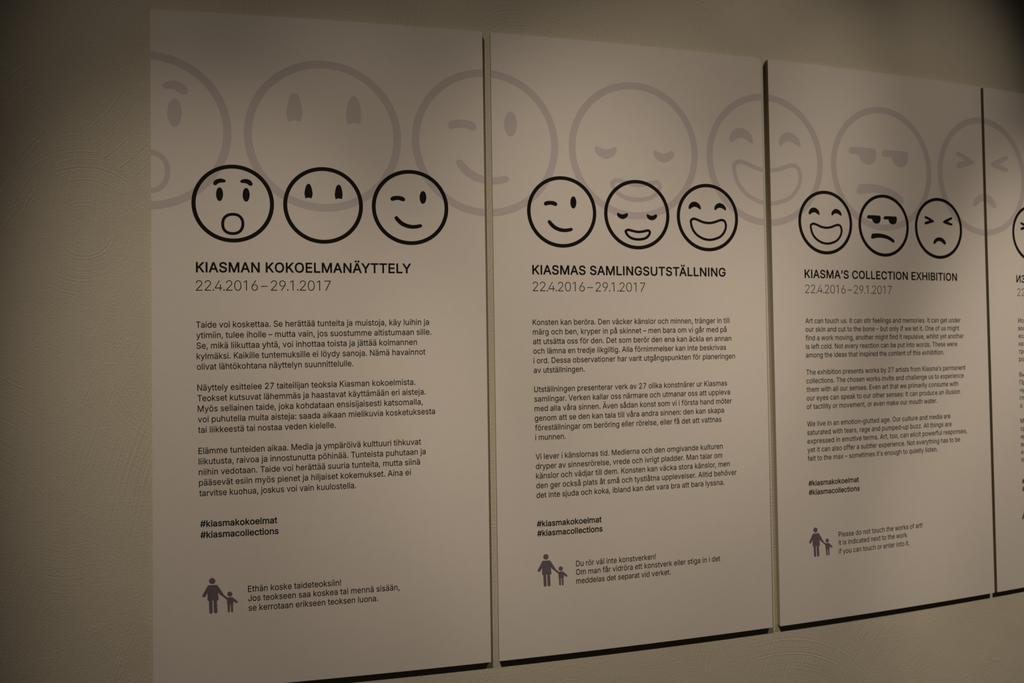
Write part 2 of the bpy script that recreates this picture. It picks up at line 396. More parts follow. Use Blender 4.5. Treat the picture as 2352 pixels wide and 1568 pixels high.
"w":[567,[138,0,23,379,87,379,133,214,154,137,175,41,165,41,186,135,206,214,252,379,316,379,362,214,382,136,402,41,391,41,413,135,434,214,480,379,545,379,429,0,368,0,319,172,305,225,291,280,277,338,291,338,277,280,263,225,248,172,199,0]],
"x":[379,[21,0,171,218,171,171,29,379,100,379,147,306,179,253,207,206,175,206,202,253,233,306,282,379,352,379,209,169,209,214,358,0,287,0,231,85,200,136,173,182,205,182,178,136,148,85,91,0]],
"y":[389,[47,-139,61,-86,71,-87,88,-90,104,-89,118,-84,130,-74,141,-58,151,-36,163,-1,17,379,84,379,165,155,187,87,206,21,184,21,202,87,224,155,305,379,371,379,204,-58,191,-85,177,-107,159,-124,139,-136,117,-143,91,-145,65,-143]],
"z":[380,[42,0,42,46,254,320,254,323,48,323,48,379,333,379,333,331,126,60,126,56,339,56,339,0]],
"Ä":[480,[16,0,201,509,276,509,463,0,395,0,287,302,264,372,232,478,245,478,213,371,191,302,85,0],[110,142,110,199,370,199,370,142],[312,572,296,575,283,584,274,597,271,612,274,628,283,641,296,650,312,653,327,650,340,641,349,628,352,612,349,597,340,584,327,575],[168,572,152,575,139,584,130,597,127,612,130,628,139,641,152,650,168,653,183,650,196,641,205,628,208,612,205,597,196,584,183,575]],
"ä":[389,[160,-9,126,-5,94,5,68,22,48,45,35,73,30,108,34,138,43,161,58,179,78,193,100,203,125,211,178,220,234,227,252,230,265,235,273,243,276,255,276,257,273,279,267,297,256,311,240,322,220,329,196,331,171,329,149,322,132,313,118,301,107,288,100,274,41,291,57,322,79,346,104,364,133,375,163,382,194,384,215,383,239,379,263,372,286,360,306,343,322,320,333,290,337,251,337,0,277,0,277,52,272,52,264,38,252,25,236,12,215,1,190,-6],[170,45,202,49,228,59,248,74,263,93,272,115,276,138,276,190,270,186,259,182,231,176,200,171,175,168,134,159,117,150,103,139,95,124,92,105,94,87,102,72,114,61,130,52,149,47],[261,443,246,446,233,455,224,468,221,483,224,499,233,512,246,520,261,523,277,520,290,512,299,499,301,483,299,468,290,455,277,446],[117,443,102,446,89,455,80,468,77,483,80,499,89,512,102,520,117,523,133,520,146,512,155,499,158,483,155,468,146,455,133,446]],
"å":[389,[160,-9,126,-5,94,5,68,22,48,45,35,73,30,108,34,138,43,161,58,179,78,193,100,203,125,211,178,220,234,227,252,230,265,235,273,243,276,255,276,257,273,279,267,297,256,311,240,322,220,329,196,331,171,329,149,322,132,313,118,301,107,288,100,274,41,291,57,322,79,346,104,364,133,375,163,382,194,384,215,383,239,379,263,372,286,360,306,343,322,320,333,290,337,251,337,0,277,0,277,52,272,52,264,38,252,25,236,12,215,1,190,-6],[170,45,202,49,228,59,248,74,263,93,272,115,276,138,276,190,270,186,259,182,231,176,200,171,175,168,134,159,117,150,103,139,95,124,92,105,94,87,102,72,114,61,130,52,149,47],[189,404,166,407,145,416,126,429,112,447,103,467,100,490,103,512,112,532,126,550,145,563,166,572,189,575,213,572,234,563,252,550,266,532,275,512,278,490,275,467,266,447,252,429,234,416,213,407],[189,447,206,450,219,460,229,473,232,490,229,506,219,519,206,529,189,532,173,529,159,519,150,506,147,490,150,473,159,460,173,450]],
"ö":[415,[207,-8,159,-2,117,16,82,46,56,85,40,133,34,187,40,243,56,291,82,330,117,360,159,378,207,384,256,378,299,360,333,330,359,291,376,243,381,187,376,133,359,85,333,46,299,16,256,-2],[207,46,242,51,270,66,292,89,307,117,316,151,319,187,316,224,307,258,292,287,270,310,242,325,207,330,173,325,145,310,124,287,108,258,99,224,96,187,99,151,108,117,124,89,145,66,173,51],[279,443,264,446,251,455,242,468,239,483,242,499,251,512,264,520,279,523,295,520,308,512,317,499,320,483,317,468,308,455,295,446],[136,443,120,446,107,455,98,468,95,483,98,499,107,512,120,520,136,523,151,520,164,512,173,499,176,483,173,468,164,455,151,446]],
"В":[456,[60,0,60,509,241,509,289,504,329,491,359,469,381,442,394,410,398,374,395,344,387,320,373,301,356,286,336,275,315,267,315,262,339,257,363,245,385,227,402,203,414,173,418,136,413,100,400,67,377,39,344,18,301,4,247,0],[125,57,245,57,296,63,330,80,349,105,355,137,352,161,342,184,327,203,306,218,279,228,248,231,125,231],[125,285,238,285,265,288,288,296,308,309,323,326,333,348,336,372,330,403,313,429,283,446,240,452,125,452]],
"З":[431,[216,-7,169,-2,127,11,92,31,66,59,48,93,42,132,107,132,112,108,123,88,140,71,161,60,187,52,215,50,246,53,272,61,295,74,312,92,323,114,326,139,323,165,312,188,295,207,272,221,242,230,207,233,166,233,166,289,207,289,235,291,260,299,281,312,296,329,305,351,309,375,306,399,297,420,284,437,265,449,243,457,216,460,191,457,167,450,146,438,130,422,119,402,115,378,53,378,59,417,76,450,102,478,135,498,174,511,217,516,262,511,300,497,330,475,353,446,367,414,372,378,366,339,349,306,322,280,287,264,287,260,317,252,342,238,363,219,378,196,387,169,390,139,384,99,367,64,341,35,306,12,264,-2]],
"И":[523,[463,0,398,0,398,291,399,328,402,384,404,454,416,452,376,381,346,331,321,290,137,0,60,0,60,509,125,509,125,195,124,157,123,108,118,54,110,55,136,107,161,151,180,183,388,509,463,509]],
"М":[628,[60,0,60,509,152,509,277,187,287,159,299,123,311,84,322,49,307,49,318,83,330,121,342,158,352,187,476,509,568,509,568,0,504,0,504,291,504,327,505,369,506,413,507,457,513,457,498,409,482,363,467,322,456,291,342,0,286,0,170,291,159,321,145,361,129,408,112,457,119,457,120,416,121,372,122,328,122,291,122,0]],
"П":[517,[457,509,457,0,392,0,392,452,125,452,125,0,60,0,60,509]],
"а":[389,[160,-9,126,-5,94,5,68,22,48,45,35,73,30,108,34,138,43,161,58,179,78,193,100,203,125,211,178,220,234,227,252,230,265,235,273,243,276,255,276,257,273,279,267,297,256,311,240,322,220,329,196,331,171,329,149,322,132,313,118,301,107,288,100,274,41,291,57,322,79,346,104,364,133,375,163,382,194,384,215,383,239,379,263,372,286,360,306,343,322,320,333,290,337,251,337,0,277,0,277,52,272,52,264,38,252,25,236,12,215,1,190,-6],[170,45,202,49,228,59,248,74,263,93,272,115,276,138,276,190,270,186,259,182,231,176,200,171,175,168,134,159,117,150,103,139,95,124,92,105,94,87,102,72,114,61,130,52,149,47]],
"в":[392,[53,0,53,379,208,379,264,372,307,352,327,331,339,307,343,278,339,248,324,226,300,209,270,199,291,194,312,185,330,171,345,152,355,130,358,102,354,75,343,50,325,29,300,13,269,3,232,0],[111,56,232,56,259,59,279,70,291,86,295,108,291,133,279,153,259,165,232,169,111,169],[111,220,209,220,239,224,263,234,277,251,282,273,277,294,262,310,239,320,208,324,111,324]],
"г":[304,[290,379,290,323,114,323,114,0,53,0,53,379]],
"д":[427,[13,-110,13,56,44,56,65,82,79,116,90,164,98,231,110,379,356,379,356,56,414,56,414,-110,353,-110,353,0,74,0,74,-110],[114,56,295,56,295,323,166,323,157,231,151,175,143,127,131,87]],
"е":[404,[212,-8,161,-2,117,16,82,46,56,85,40,132,34,187,39,242,55,290,81,329,115,359,157,378,205,384,236,382,266,374,294,361,319,341,341,315,357,282,368,242,371,194,371,169,75,169,75,221,338,221,310,202,307,237,298,269,283,294,263,314,237,326,205,330,173,326,146,313,125,294,109,270,99,241,96,211,96,178,100,139,110,106,128,80,151,61,179,50,212,46,234,48,254,53,271,61,285,73,297,88,306,105,365,91,353,63,335,39,311,19,283,4,249,-5]],
"ж":[563,[21,0,174,193,23,379,95,379,221,218,252,218,252,379,313,379,313,218,342,218,468,379,541,379,390,193,543,0,469,0,342,162,313,162,313,0,252,0,252,162,223,162,95,0]],
"и":[411,[358,0,296,0,296,274,293,274,111,0,53,0,53,379,114,379,114,104,118,104,300,379,358,379]],
"к":[376,[53,0,53,379,114,379,114,215,152,215,288,379,366,379,213,196,368,0,290,0,167,159,114,159,114,0]],
"л":[400,[6,0,6,56,20,56,36,58,48,63,59,72,67,86,73,106,78,133,84,211,91,379,348,379,348,0,286,0,286,323,149,323,143,189,138,132,129,84,115,47,94,21,65,5,27,0]],
"о":[415,[207,-8,159,-2,117,16,82,46,56,85,40,133,34,187,40,243,56,291,82,330,117,360,159,378,207,384,256,378,299,360,333,330,359,291,376,243,381,187,376,133,359,85,333,46,299,16,256,-2],[207,46,242,51,270,66,292,89,307,117,316,151,319,187,316,224,307,258,292,287,270,310,242,325,207,330,173,325,145,310,124,287,108,258,99,224,96,187,99,151,108,117,124,89,145,66,173,51]],
"п":[408,[355,379,355,0,294,0,294,323,114,323,114,0,53,0,53,379]],
"р":[424,[53,-143,53,379,112,379,112,319,118,319,137,346,152,360,171,373,197,381,229,384,274,378,313,361,345,332,370,293,385,245,390,189,385,133,370,84,346,45,313,16,274,-2,229,-8,198,-5,173,4,153,17,138,31,118,59,114,59,114,-143],[220,47,253,51,279,66,301,88,316,117,325,151,328,189,325,227,316,261,301,290,280,311,253,325,220,330,188,325,161,312,140,291,125,263,116,229,113,189,116,150,125,115,140,86,162,65,188,51]],
"с":[396,[207,-8,159,-2,117,16,82,46,56,85,40,133,34,187,40,243,56,291,82,330,117,360,159,378,207,384,234,383,260,377,284,368,305,356,324,341,340,322,353,301,362,277,303,262,298,276,290,289,281,301,270,311,257,319,242,325,226,329,207,330,173,325,145,310,124,287,108,258,99,224,96,187,99,151,108,117,124,89,145,66,173,51,207,46,226,48,243,52,258,58,271,66,282,76,292,89,299,102,304,117,363,102,354,78,341,56,325,37,306,21,285,9,261,-1,235,-6]],
"т":[325,[132,0,132,325,6,325,6,379,319,379,319,325,193,325,193,0]],
"у":[389,[47,-139,61,-86,71,-87,88,-90,104,-89,118,-84,130,-74,141,-58,151,-36,163,-1,17,379,84,379,165,155,187,87,206,21,184,21,202,87,224,155,305,379,371,379,204,-58,191,-85,177,-107,159,-124,139,-136,117,-143,91,-145,65,-143]],
"ч":[401,[198,118,157,122,121,134,92,153,70,181,57,216,53,258,53,379,114,379,114,258,120,221,138,195,165,180,198,175,233,177,264,182,324,199,324,143,285,130,244,122],[287,0,287,379,348,379,348,0]],
"ы":[511,[104,244,214,244,256,240,290,228,317,210,337,186,349,156,353,123,349,90,337,61,317,36,290,16,255,4,214,0,53,0,53,379,114,379,114,56,214,56,245,61,270,74,286,95,292,121,286,148,270,169,245,183,214,187,104,187],[397,0,397,379,458,379,458,0]],
"–":[350,[350,244,350,188,0,188,0,244]],
"’":[177,[52,318,82,509,151,509,98,318]],
" ":[188],
" ":[150],
}
CAP = 509.0
KERN = {}
for a, bs, k in (('T', 'aeouycsrwä', -34), ('V', 'aeoiä', -22), ('Y', 'aeo', -30), ('K', 'oay', -10), ('W', 'eao', -16),
                 ('A', 'TVYW', -36), ('T', 'AÄ', -36), ('Y', 'AÄ', -36), ('Ä', 'YVTv', -34), ('L', 'YTV', -34), ('P', 'A', -30),
                 ('r', ',.', -28), ('y', ',.', -28), ('v', ',.', -28), ('.', '0123456789', -30), ('2', '.', -22), ('4', '.', -22), ('6', '.', -22), ('9', '.', -22), ('1', '.', -22)):
    for b in bs:
        KERN[(a, b)] = k
_cache = {}


def glyph(ch, grow):
    key = (ch, grow)
    if key not in _cache:
        loops = []
        for c in GLYPHS[ch][1:]:
            loops.append(offset([(c[i], c[i + 1]) for i in range(0, len(c), 2)], grow))
        loops.sort(key=lambda p: area(p))
        pts, tris = tri(loops) if loops else ([], [])
        _cache[key] = (GLYPHS[ch][0], pts, tris)
    return _cache[key]


def write(pr, text, u0, u1, v, cap, grow=0.0, track=0.0, tilt=0.0):
    """One line of lettering with its ink from u0 to u1 on the baseline v; u1 None keeps the natural width."""
    x, run, prev = 0.0, [], None
    for ch in text:
        adv, pts, tris = glyph(ch, grow)
        x += KERN.get((prev, ch), 0)
        run.append((x, pts, tris))
        x += adv + track
        prev = ch
    xs = [x0 + p[0] for x0, pts, _ in run for p in pts]
    lo, hi = min(xs), max(xs)
    sy = cap / CAP
    sx = sy * 0.985 if u1 is None else (u1 - u0) / (hi - lo)
    for x0, pts, tris in run:
        if pts:
            pr.add([(u0 + (x0 + px - lo) * sx, v - py * sy + tilt * (x0 + px - lo) * sx) for px, py in pts], tris)
    return sx / sy


# ------------------------------------------------------------------ faces
FACES = {
'surprised':[["eye","f",[-0.248,0.235,-0.254,0.171,-0.271,0.116,-0.296,0.079,-0.326,0.066,-0.355,0.078,-0.379,0.114,-0.396,0.168,-0.401,0.232,-0.395,0.296,-0.378,0.351,-0.353,0.387,-0.323,0.401,-0.294,0.389,-0.269,0.353,-0.253,0.299]],["eye","f",[0.397,0.233,0.39,0.169,0.373,0.113,0.348,0.076,0.318,0.063,0.288,0.075,0.264,0.111,0.247,0.165,0.242,0.23,0.248,0.294,0.265,0.349,0.291,0.387,0.32,0.4,0.35,0.388,0.375,0.352,0.391,0.298]],["eyebrow","f",[-0.469,0.521,-0.442,0.57,-0.397,0.603,-0.303,0.629,-0.21,0.607,-0.18,0.576,-0.21,0.547,-0.285,0.542,-0.36,0.516,-0.394,0.483,-0.435,0.47,-0.465,0.485]],["eyebrow","f",[0.185,0.577,0.224,0.61,0.318,0.633,0.413,0.603,0.462,0.544,0.469,0.5,0.438,0.475,0.401,0.482,0.355,0.517,0.299,0.54,0.212,0.546]],["mouth","o",[0.234,-0.52,0.223,-0.607,0.191,-0.675,0.141,-0.727,0.074,-0.759,-0.012,-0.771,-0.098,-0.761,-0.164,-0.731,-0.214,-0.681,-0.244,-0.614,-0.254,-0.527,-0.243,-0.44,-0.212,-0.372,-0.161,-0.321,-0.095,-0.288,-0.009,-0.276,0.077,-0.285,0.144,-0.316,0.193,-0.366,0.224,-0.432]]],
'neutral':[["eye","f",[-0.399,0.53,-0.368,0.545,-0.337,0.532,-0.307,0.472,-0.281,0.351,-0.278,0.278,-0.298,0.196,-0.306,0.188,-0.371,0.202,-0.437,0.185,-0.445,0.192,-0.46,0.273,-0.459,0.346,-0.431,0.468]],["eye","f",[0.357,0.527,0.388,0.542,0.42,0.529,0.451,0.468,0.473,0.346,0.476,0.273,0.46,0.195,0.452,0.186,0.385,0.201,0.318,0.183,0.31,0.191,0.296,0.268,0.3,0.341,0.325,0.465]]],
'wink':[["winking_eye","f",[-0.509,0.207,-0.489,0.257,-0.412,0.284,-0.331,0.291,-0.23,0.281,-0.158,0.242,-0.146,0.196,-0.179,0.167,-0.239,0.181,-0.332,0.2,-0.433,0.18,-0.482,0.171]],["eye","f",[0.412,0.279,0.405,0.216,0.387,0.163,0.36,0.127,0.33,0.114,0.299,0.125,0.274,0.16,0.257,0.212,0.252,0.274,0.259,0.336,0.277,0.39,0.303,0.426,0.334,0.439,0.364,0.427,0.39,0.393,0.406,0.341]],["mouth","f",[-0.41,-0.294,-0.39,-0.256,-0.345,-0.255,-0.298,-0.308,-0.197,-0.397,-0.077,-0.452,0.045,-0.474,0.147,-0.468,0.249,-0.449,0.294,-0.469,0.281,-0.507,0.207,-0.537,0.064,-0.557,-0.078,-0.543,-0.239,-0.48,-0.351,-0.383]]],
'relieved':[["eye","f",[-0.607,0.01,-0.577,0.027,-0.527,0.001,-0.444,-0.016,-0.359,0.01,-0.321,0.027,-0.292,0.008,-0.297,-0.04,-0.348,-0.097,-0.437,-0.132,-0.529,-0.11,-0.591,-0.057]],["eye","f",[0.295,-0.008,0.313,0.016,0.364,-0.006,0.449,-0.027,0.523,-0.005,0.567,0.021,0.605,0.002,0.6,-0.047,0.556,-0.1,0.469,-0.139,0.383,-0.126,0.319,-0.08]],["mouth","o",[-0.36,-0.499,-0.322,-0.458,-0.262,-0.445,-0.136,-0.473,0.012,-0.497,0.162,-0.481,0.299,-0.45,0.355,-0.456,0.38,-0.508,0.335,-0.597,0.222,-0.68,0.029,-0.713,-0.161,-0.689,-0.295,-0.609]]],
'laugh':[["eye","f",[-0.609,0.26,-0.593,0.342,-0.525,0.419,-0.412,0.448,-0.301,0.403,-0.24,0.323,-0.232,0.241,-0.282,0.26,-0.348,0.298,-0.424,0.312,-0.505,0.288,-0.569,0.241]],["eye","f",[0.226,0.271,0.251,0.355,0.326,0.42,0.404,0.439,0.509,0.406,0.581,0.33,0.597,0.248,0.552,0.259,0.47,0.301,0.387,0.314,0.309,0.287,0.257,0.239]],["mouth","o",[-0.555,-0.135,-0.513,-0.072,-0.445,-0.049,-0.321,-0.082,-0.164,-0.139,0.025,-0.161,0.213,-0.13,0.379,-0.071,0.48,-0.059,0.557,-0.102,0.591,-0.234,0.536,-0.405,0.409,-0.546,0.233,-0.625,0.037,-0.659,-0.175,-0.624,-0.384,-0.506,-0.506,-0.342]]],
'unamused':[["eye","s",[-0.649,0.265,-0.613,0.3,-0.571,0.306,-0.372,0.31,-0.177,0.304,-0.136,0.272,-0.14,0.166,-0.19,0.087,-0.285,0.059,-0.379,0.079,-0.436,0.134,-0.463,0.196,-0.504,0.208,-0.615,0.213,-0.65,0.236]],["eye","s",[0.0,0.264,0.031,0.294,0.073,0.301,0.271,0.305,0.476,0.304,0.511,0.272,0.508,0.174,0.463,0.094,0.366,0.061,0.264,0.081,0.211,0.137,0.19,0.204,0.148,0.212,0.04,0.207,-0.001,0.23]],["mouth","f",[-0.51,-0.368,-0.478,-0.295,-0.437,-0.279,-0.272,-0.268,-0.035,-0.284,0.202,-0.348,0.356,-0.435,0.396,-0.497,0.377,-0.532,0.305,-0.51,0.169,-0.441,-0.009,-0.399,-0.186,-0.386,-0.352,-0.406,-0.453,-0.429,-0.506,-0.416]]],
'persevere':[["eye","f",[-0.581,0.336,-0.568,0.366,-0.53,0.368,-0.419,0.334,-0.295,0.281,-0.215,0.235,-0.209,0.206,-0.343,0.166,-0.488,0.125,-0.57,0.117,-0.587,0.15,-0.549,0.186,-0.435,0.221,-0.378,0.243,-0.446,0.274,-0.545,0.309]],["eye","f",[0.577,0.37,0.545,0.384,0.427,0.343,0.277,0.282,0.198,0.234,0.21,0.195,0.356,0.157,0.516,0.124,0.575,0.137,0.57,0.171,0.467,0.201,0.378,0.232,0.457,0.28,0.563,0.335]],["mouth","f",[-0.239,-0.478,-0.205,-0.398,-0.108,-0.326,0.02,-0.301,0.147,-0.331,0.24,-0.402,0.276,-0.479,0.242,-0.52,0.173,-0.488,0.092,-0.432,-0.009,-0.406,-0.105,-0.439,-0.183,-0.5,-0.234,-0.502]]]
}


def face_parts(kind, cu, cv, dia, ring_w, line_w):
    """Print pieces of one round face: ring, then its features."""
    r = dia / 2
    ring = Print()
    n = 120
    circ = lambda q: [(cu + q * math.cos(2 * math.pi * i / n), cv + q * math.sin(2 * math.pi * i / n)) for i in range(n)]
    ring.band(circ(r), circ(r - ring_w * dia))
    parts = []
    for name, mode, flat in FACES[kind]:
        pts = [(flat[i], flat[i + 1]) for i in range(0, len(flat), 2)]
        pts = smooth(pts, 4)
        if area(pts) > 0:
            pts.reverse()
        if mode != 'o':
            pts = offset(pts, 0.008)
        pr = Print()
        to = lambda q: [(cu + x * r, cv - y * r) for x, y in q]
        if mode == 'o':
            pr.band(to(offset(pts, line_w)), to(offset(pts, -line_w)))
        else:
            pr.poly([to(pts)])
        parts.append((name, pr))
    return ring, parts


BLACK = [[0, 0, 0.2305, 0.583, 0.2379], [0, 1, 0.4959, 0.583, 0.2391], [0, 2, 0.7624, 0.5831, 0.2398], [1, 0, 1.2603, 0.5837, 0.239], [1, 1, 1.527, 0.5846, 0.2387], [1, 2, 1.7932, 0.5859, 0.2381], [2, 0, 2.2797, 0.5863, 0.2369], [2, 1, 2.5454, 0.5874, 0.2377], [2, 2, 2.8145, 0.5871, 0.2407]]
GHOST = [[0, -0.011, 0.3663, 0.4766], [1, 0.4992, 0.3659, 0.4729], [2, 1.0099, 0.3648, 0.4816], [3, 1.5231, 0.3647, 0.4717], [4, 2.0332, 0.3678, 0.4796], [5, 2.5466, 0.3692, 0.4747], [6, 3.0574, 0.3657, 0.481]]
P4U = 3.3307
ORDER = ['surprised', 'neutral', 'wink', 'relieved', 'laugh', 'unamused', 'persevere']
TITLE = {'surprised': 'astonished', 'neutral': 'mouthless', 'wink': 'winking', 'relieved': 'closed-eyed',
         'laugh': 'laughing', 'unamused': 'unamused', 'persevere': 'scrunched-up'}

# ------------------------------------------------------------------ setting
US, VS = [x * 0.1 for x in range(-40, 71)], [-5.4 + 0.25 * i for i in range(0, 40)]
VS = [v for v in VS if Z0 - v * S > 0.02] + [Z0 / S]
verts, faces = [], []
nu, nv = len(US), len(VS)
for lift in (-THICK, -THICK - 0.2):
    for v in VS:
        for u in US:
            verts.append(surf(u, v, lift))
for k in (0, 1):
    for j in range(nv - 1):
        for i in range(nu - 1):
            a = k * nu * nv + j * nu + i
            q = [a, a + nu, a + nu + 1, a + 1]
            faces.append(q if k == 0 else q[::-1])
B = nu * nv
for i in range(nu - 1):
    faces.append([i, i + 1, B + i + 1, B + i])
    a = (nv - 1) * nu + i
    faces.append([a + 1, a, B + a, B + a + 1])
for j in range(nv - 1):
    a = j * nu
    faces.append([a + nu, a, B + a, B + a + nu])
    a = j * nu + nu - 1
    faces.append([a, a + nu, B + a + nu, B + a])
wall = link('wall_back', verts, faces, M_plaster)
for p in wall.data.polygons:
    p.use_smooth = len(p.vertices) == 4 and abs(p.normal.y) > 0.8
wall['kind'] = 'structure'

fx0, fx1, fy0, fy1 = -2.4, 4.2, -4.2, -0.0
fv = []
for z in (0.0, -0.1):
    fv += [Vector((fx0, fy0, z)), Vector((fx1, fy0, z)), Vector((fx1, 0.46, z)), Vector((fx0, 0.46, z))]
floor = link('floor', fv, [[0, 1, 2, 3], [7, 6, 5, 4], [0, 4, 5, 1], [1, 5, 6, 2], [2, 6, 7, 3], [3, 7, 4, 0]], M_floor)
floor['kind'] = 'structure'

# ------------------------------------------------------------------ the four panels
TEXTS = [
('KIASMAN KOKOELMANÄYTTELY', [['Taide voi koskettaa. Se herättää tunteita ja muistoja, käy luihin ja', 'ytimiin, tulee iholle – mutta vain, jos suostumme altistumaan sille.', 'Se, mikä liikuttaa yhtä, voi inhottaa toista ja jättää kolmannen', 'kylmäksi. Kaikille tuntemuksille ei löydy sanoja. Nämä havainnot', 'olivat lähtökohtana näyttelyn suunnittelulle.'], ['Näyttely esittelee 27 taiteilijan teoksia Kiasman kokoelmista.', 'Teokset kutsuvat lähemmäs ja haastavat käyttämään eri aisteja.', 'Myös sellainen taide, joka kohdataan ensisijaisesti katsomalla,', 'voi puhutella muita aisteja: saada aikaan mielikuvia kosketuksesta', 'tai liikkeestä tai nostaa veden kielelle.'], ['Elämme tunteiden aikaa. Media ja ympäröivä kulttuuri tihkuvat', 'liikutusta, raivoa ja innostunutta pöhinää. Tunteista puhutaan ja', 'niihin vedotaan. Taide voi herättää suuria tunteita, mutta siinä', 'pääsevät esiin myös pienet ja hiljaiset kokemukset. Aina ei', 'tarvitse kuohua, joskus voi vain kuulostella.']], ['Ethän koske taideteoksiin!', 'Jos teokseen saa koskea tai mennä sisään,', 'se kerrotaan erikseen teoksen luona.']),
('KIASMAS SAMLINGSUTSTÄLLNING', [['Konsten kan beröra. Den väcker känslor och minnen, tränger in till', 'märg och ben, kryper in på skinnet – men bara om vi går med på', 'att utsätta oss för den. Det som berör den ena kan äckla en annan', 'och lämna en tredje likgiltig. Alla förnimmelser kan inte beskrivas', 'i ord. Dessa observationer har varit utgångspunkten för planeringen', 'av utställningen.'], ['Utställningen presenterar verk av 27 olika konstnärer ur Kiasmas', 'samlingar. Verken kallar oss närmare och utmanar oss att uppleva', 'med alla våra sinnen. Även sådan konst som vi i första hand möter', 'genom att se den kan tala till våra andra sinnen: den kan skapa', 'föreställningar om beröring eller rörelse, eller få det att vattnas', 'i munnen.'], ['Vi lever i känslornas tid. Medierna och den omgivande kulturen', 'dryper av sinnesrörelse, vrede och ivrigt pladder. Man talar om', 'känslor och vädjar till dem. Konsten kan väcka stora känslor, men', 'den ger också plats åt små och tystlåtna upplevelser. Alltid behöver', 'det inte sjuda och koka, ibland kan det vara bra att bara lyssna.']], ['Du rör väl inte konstverken!', 'Om man får vidröra ett konstverk eller stiga in i det', 'meddelas det separat vid verket.']),
('KIASMA’S COLLECTION EXHIBITION', [['Art can touch us. It can stir feelings and memories. It can get under', 'our skin and cut to the bone – but only if we let it. One of us might', 'find a work moving, another might find it repulsive, whilst yet another', 'is left cold. Not every reaction can be put into words. These were', 'among the ideas that inspired the content of this exhibition.'], ['The exhibition presents works by 27 artists from Kiasma’s permanent', 'collections. The chosen works invite and challenge us to experience', 'them with all our senses. Even art that we primarily consume with', 'our eyes can speak to our other senses: It can produce an illusion', 'of tactility or movement, or even make our mouth water.'], ['We live in an emotion-glutted age. Our culture and media are', 'saturated with tears, rage and pumped-up buzz. All things are', 'expressed in emotive terms. Art, too, can elicit powerful responses,', 'yet it can also offer a subtler experience. Not everything has to be', 'felt to the max – sometimes it’s enough to quietly listen.']], ['Please do not touch the works of art!', 'It is indicated next to the work', 'if you can touch or enter into it.']),
('ИЗ', [['Иск', 'вос', 'есл', 'каж', 'тре', 'род'], ['Вы', 'Пр', 'чу', 'гла', 'о п'], ['Ме', 'ср', 'ер', 'вы', 'и т', 'пр']], [])
]
DATE = '22.4.2016\u2009–\u200929.1.2017'
HASHTAGS = ['#kiasmakokoelmat', '#kiasmacollections']
ENDS = [[[0.8162, 0.8232, 0.7777, 0.804, 0.5811], [0.771, 0.803, 0.7932, 0.8316, 0.5265], [0.7864, 0.8007, 0.7825, 0.7536, 0.5858]], [[0.8451, 0.8339, 0.8513, 0.8303, 0.8647, 0.3058], [0.8311, 0.8423, 0.8485, 0.817, 0.8063, 0.2362], [0.8091, 0.8066, 0.8351, 0.8615, 0.8126]], [[0.8664, 0.8583, 0.8803, 0.8456, 0.7764], [0.8849, 0.8746, 0.8449, 0.8528, 0.734], [0.7997, 0.8048, 0.8842, 0.8467, 0.7309]]]
HEAD = [[0.1232, 0.7625, 0.1229, 0.5152], [0.1315, 0.8347, 0.1321, 0.5272], [0.1352, 0.8535, 0.1365, 0.5268]]
HASHX = [[0.1305, 0.3515, 0.1309, 0.355], [0.1337, 0.3565, 0.1343, 0.359], [0.1314, 0.3531, 0.1315, 0.3551]]
NOTE = [[0.2653, 0.5374, 0.2656, 0.7144, 0.2666, 0.6484], [0.2646, 0.5477, 0.2641, 0.7906, 0.2641, 0.6019], [0.2561, 0.6454, 0.2557, 0.5701, 0.2551, 0.5798]]
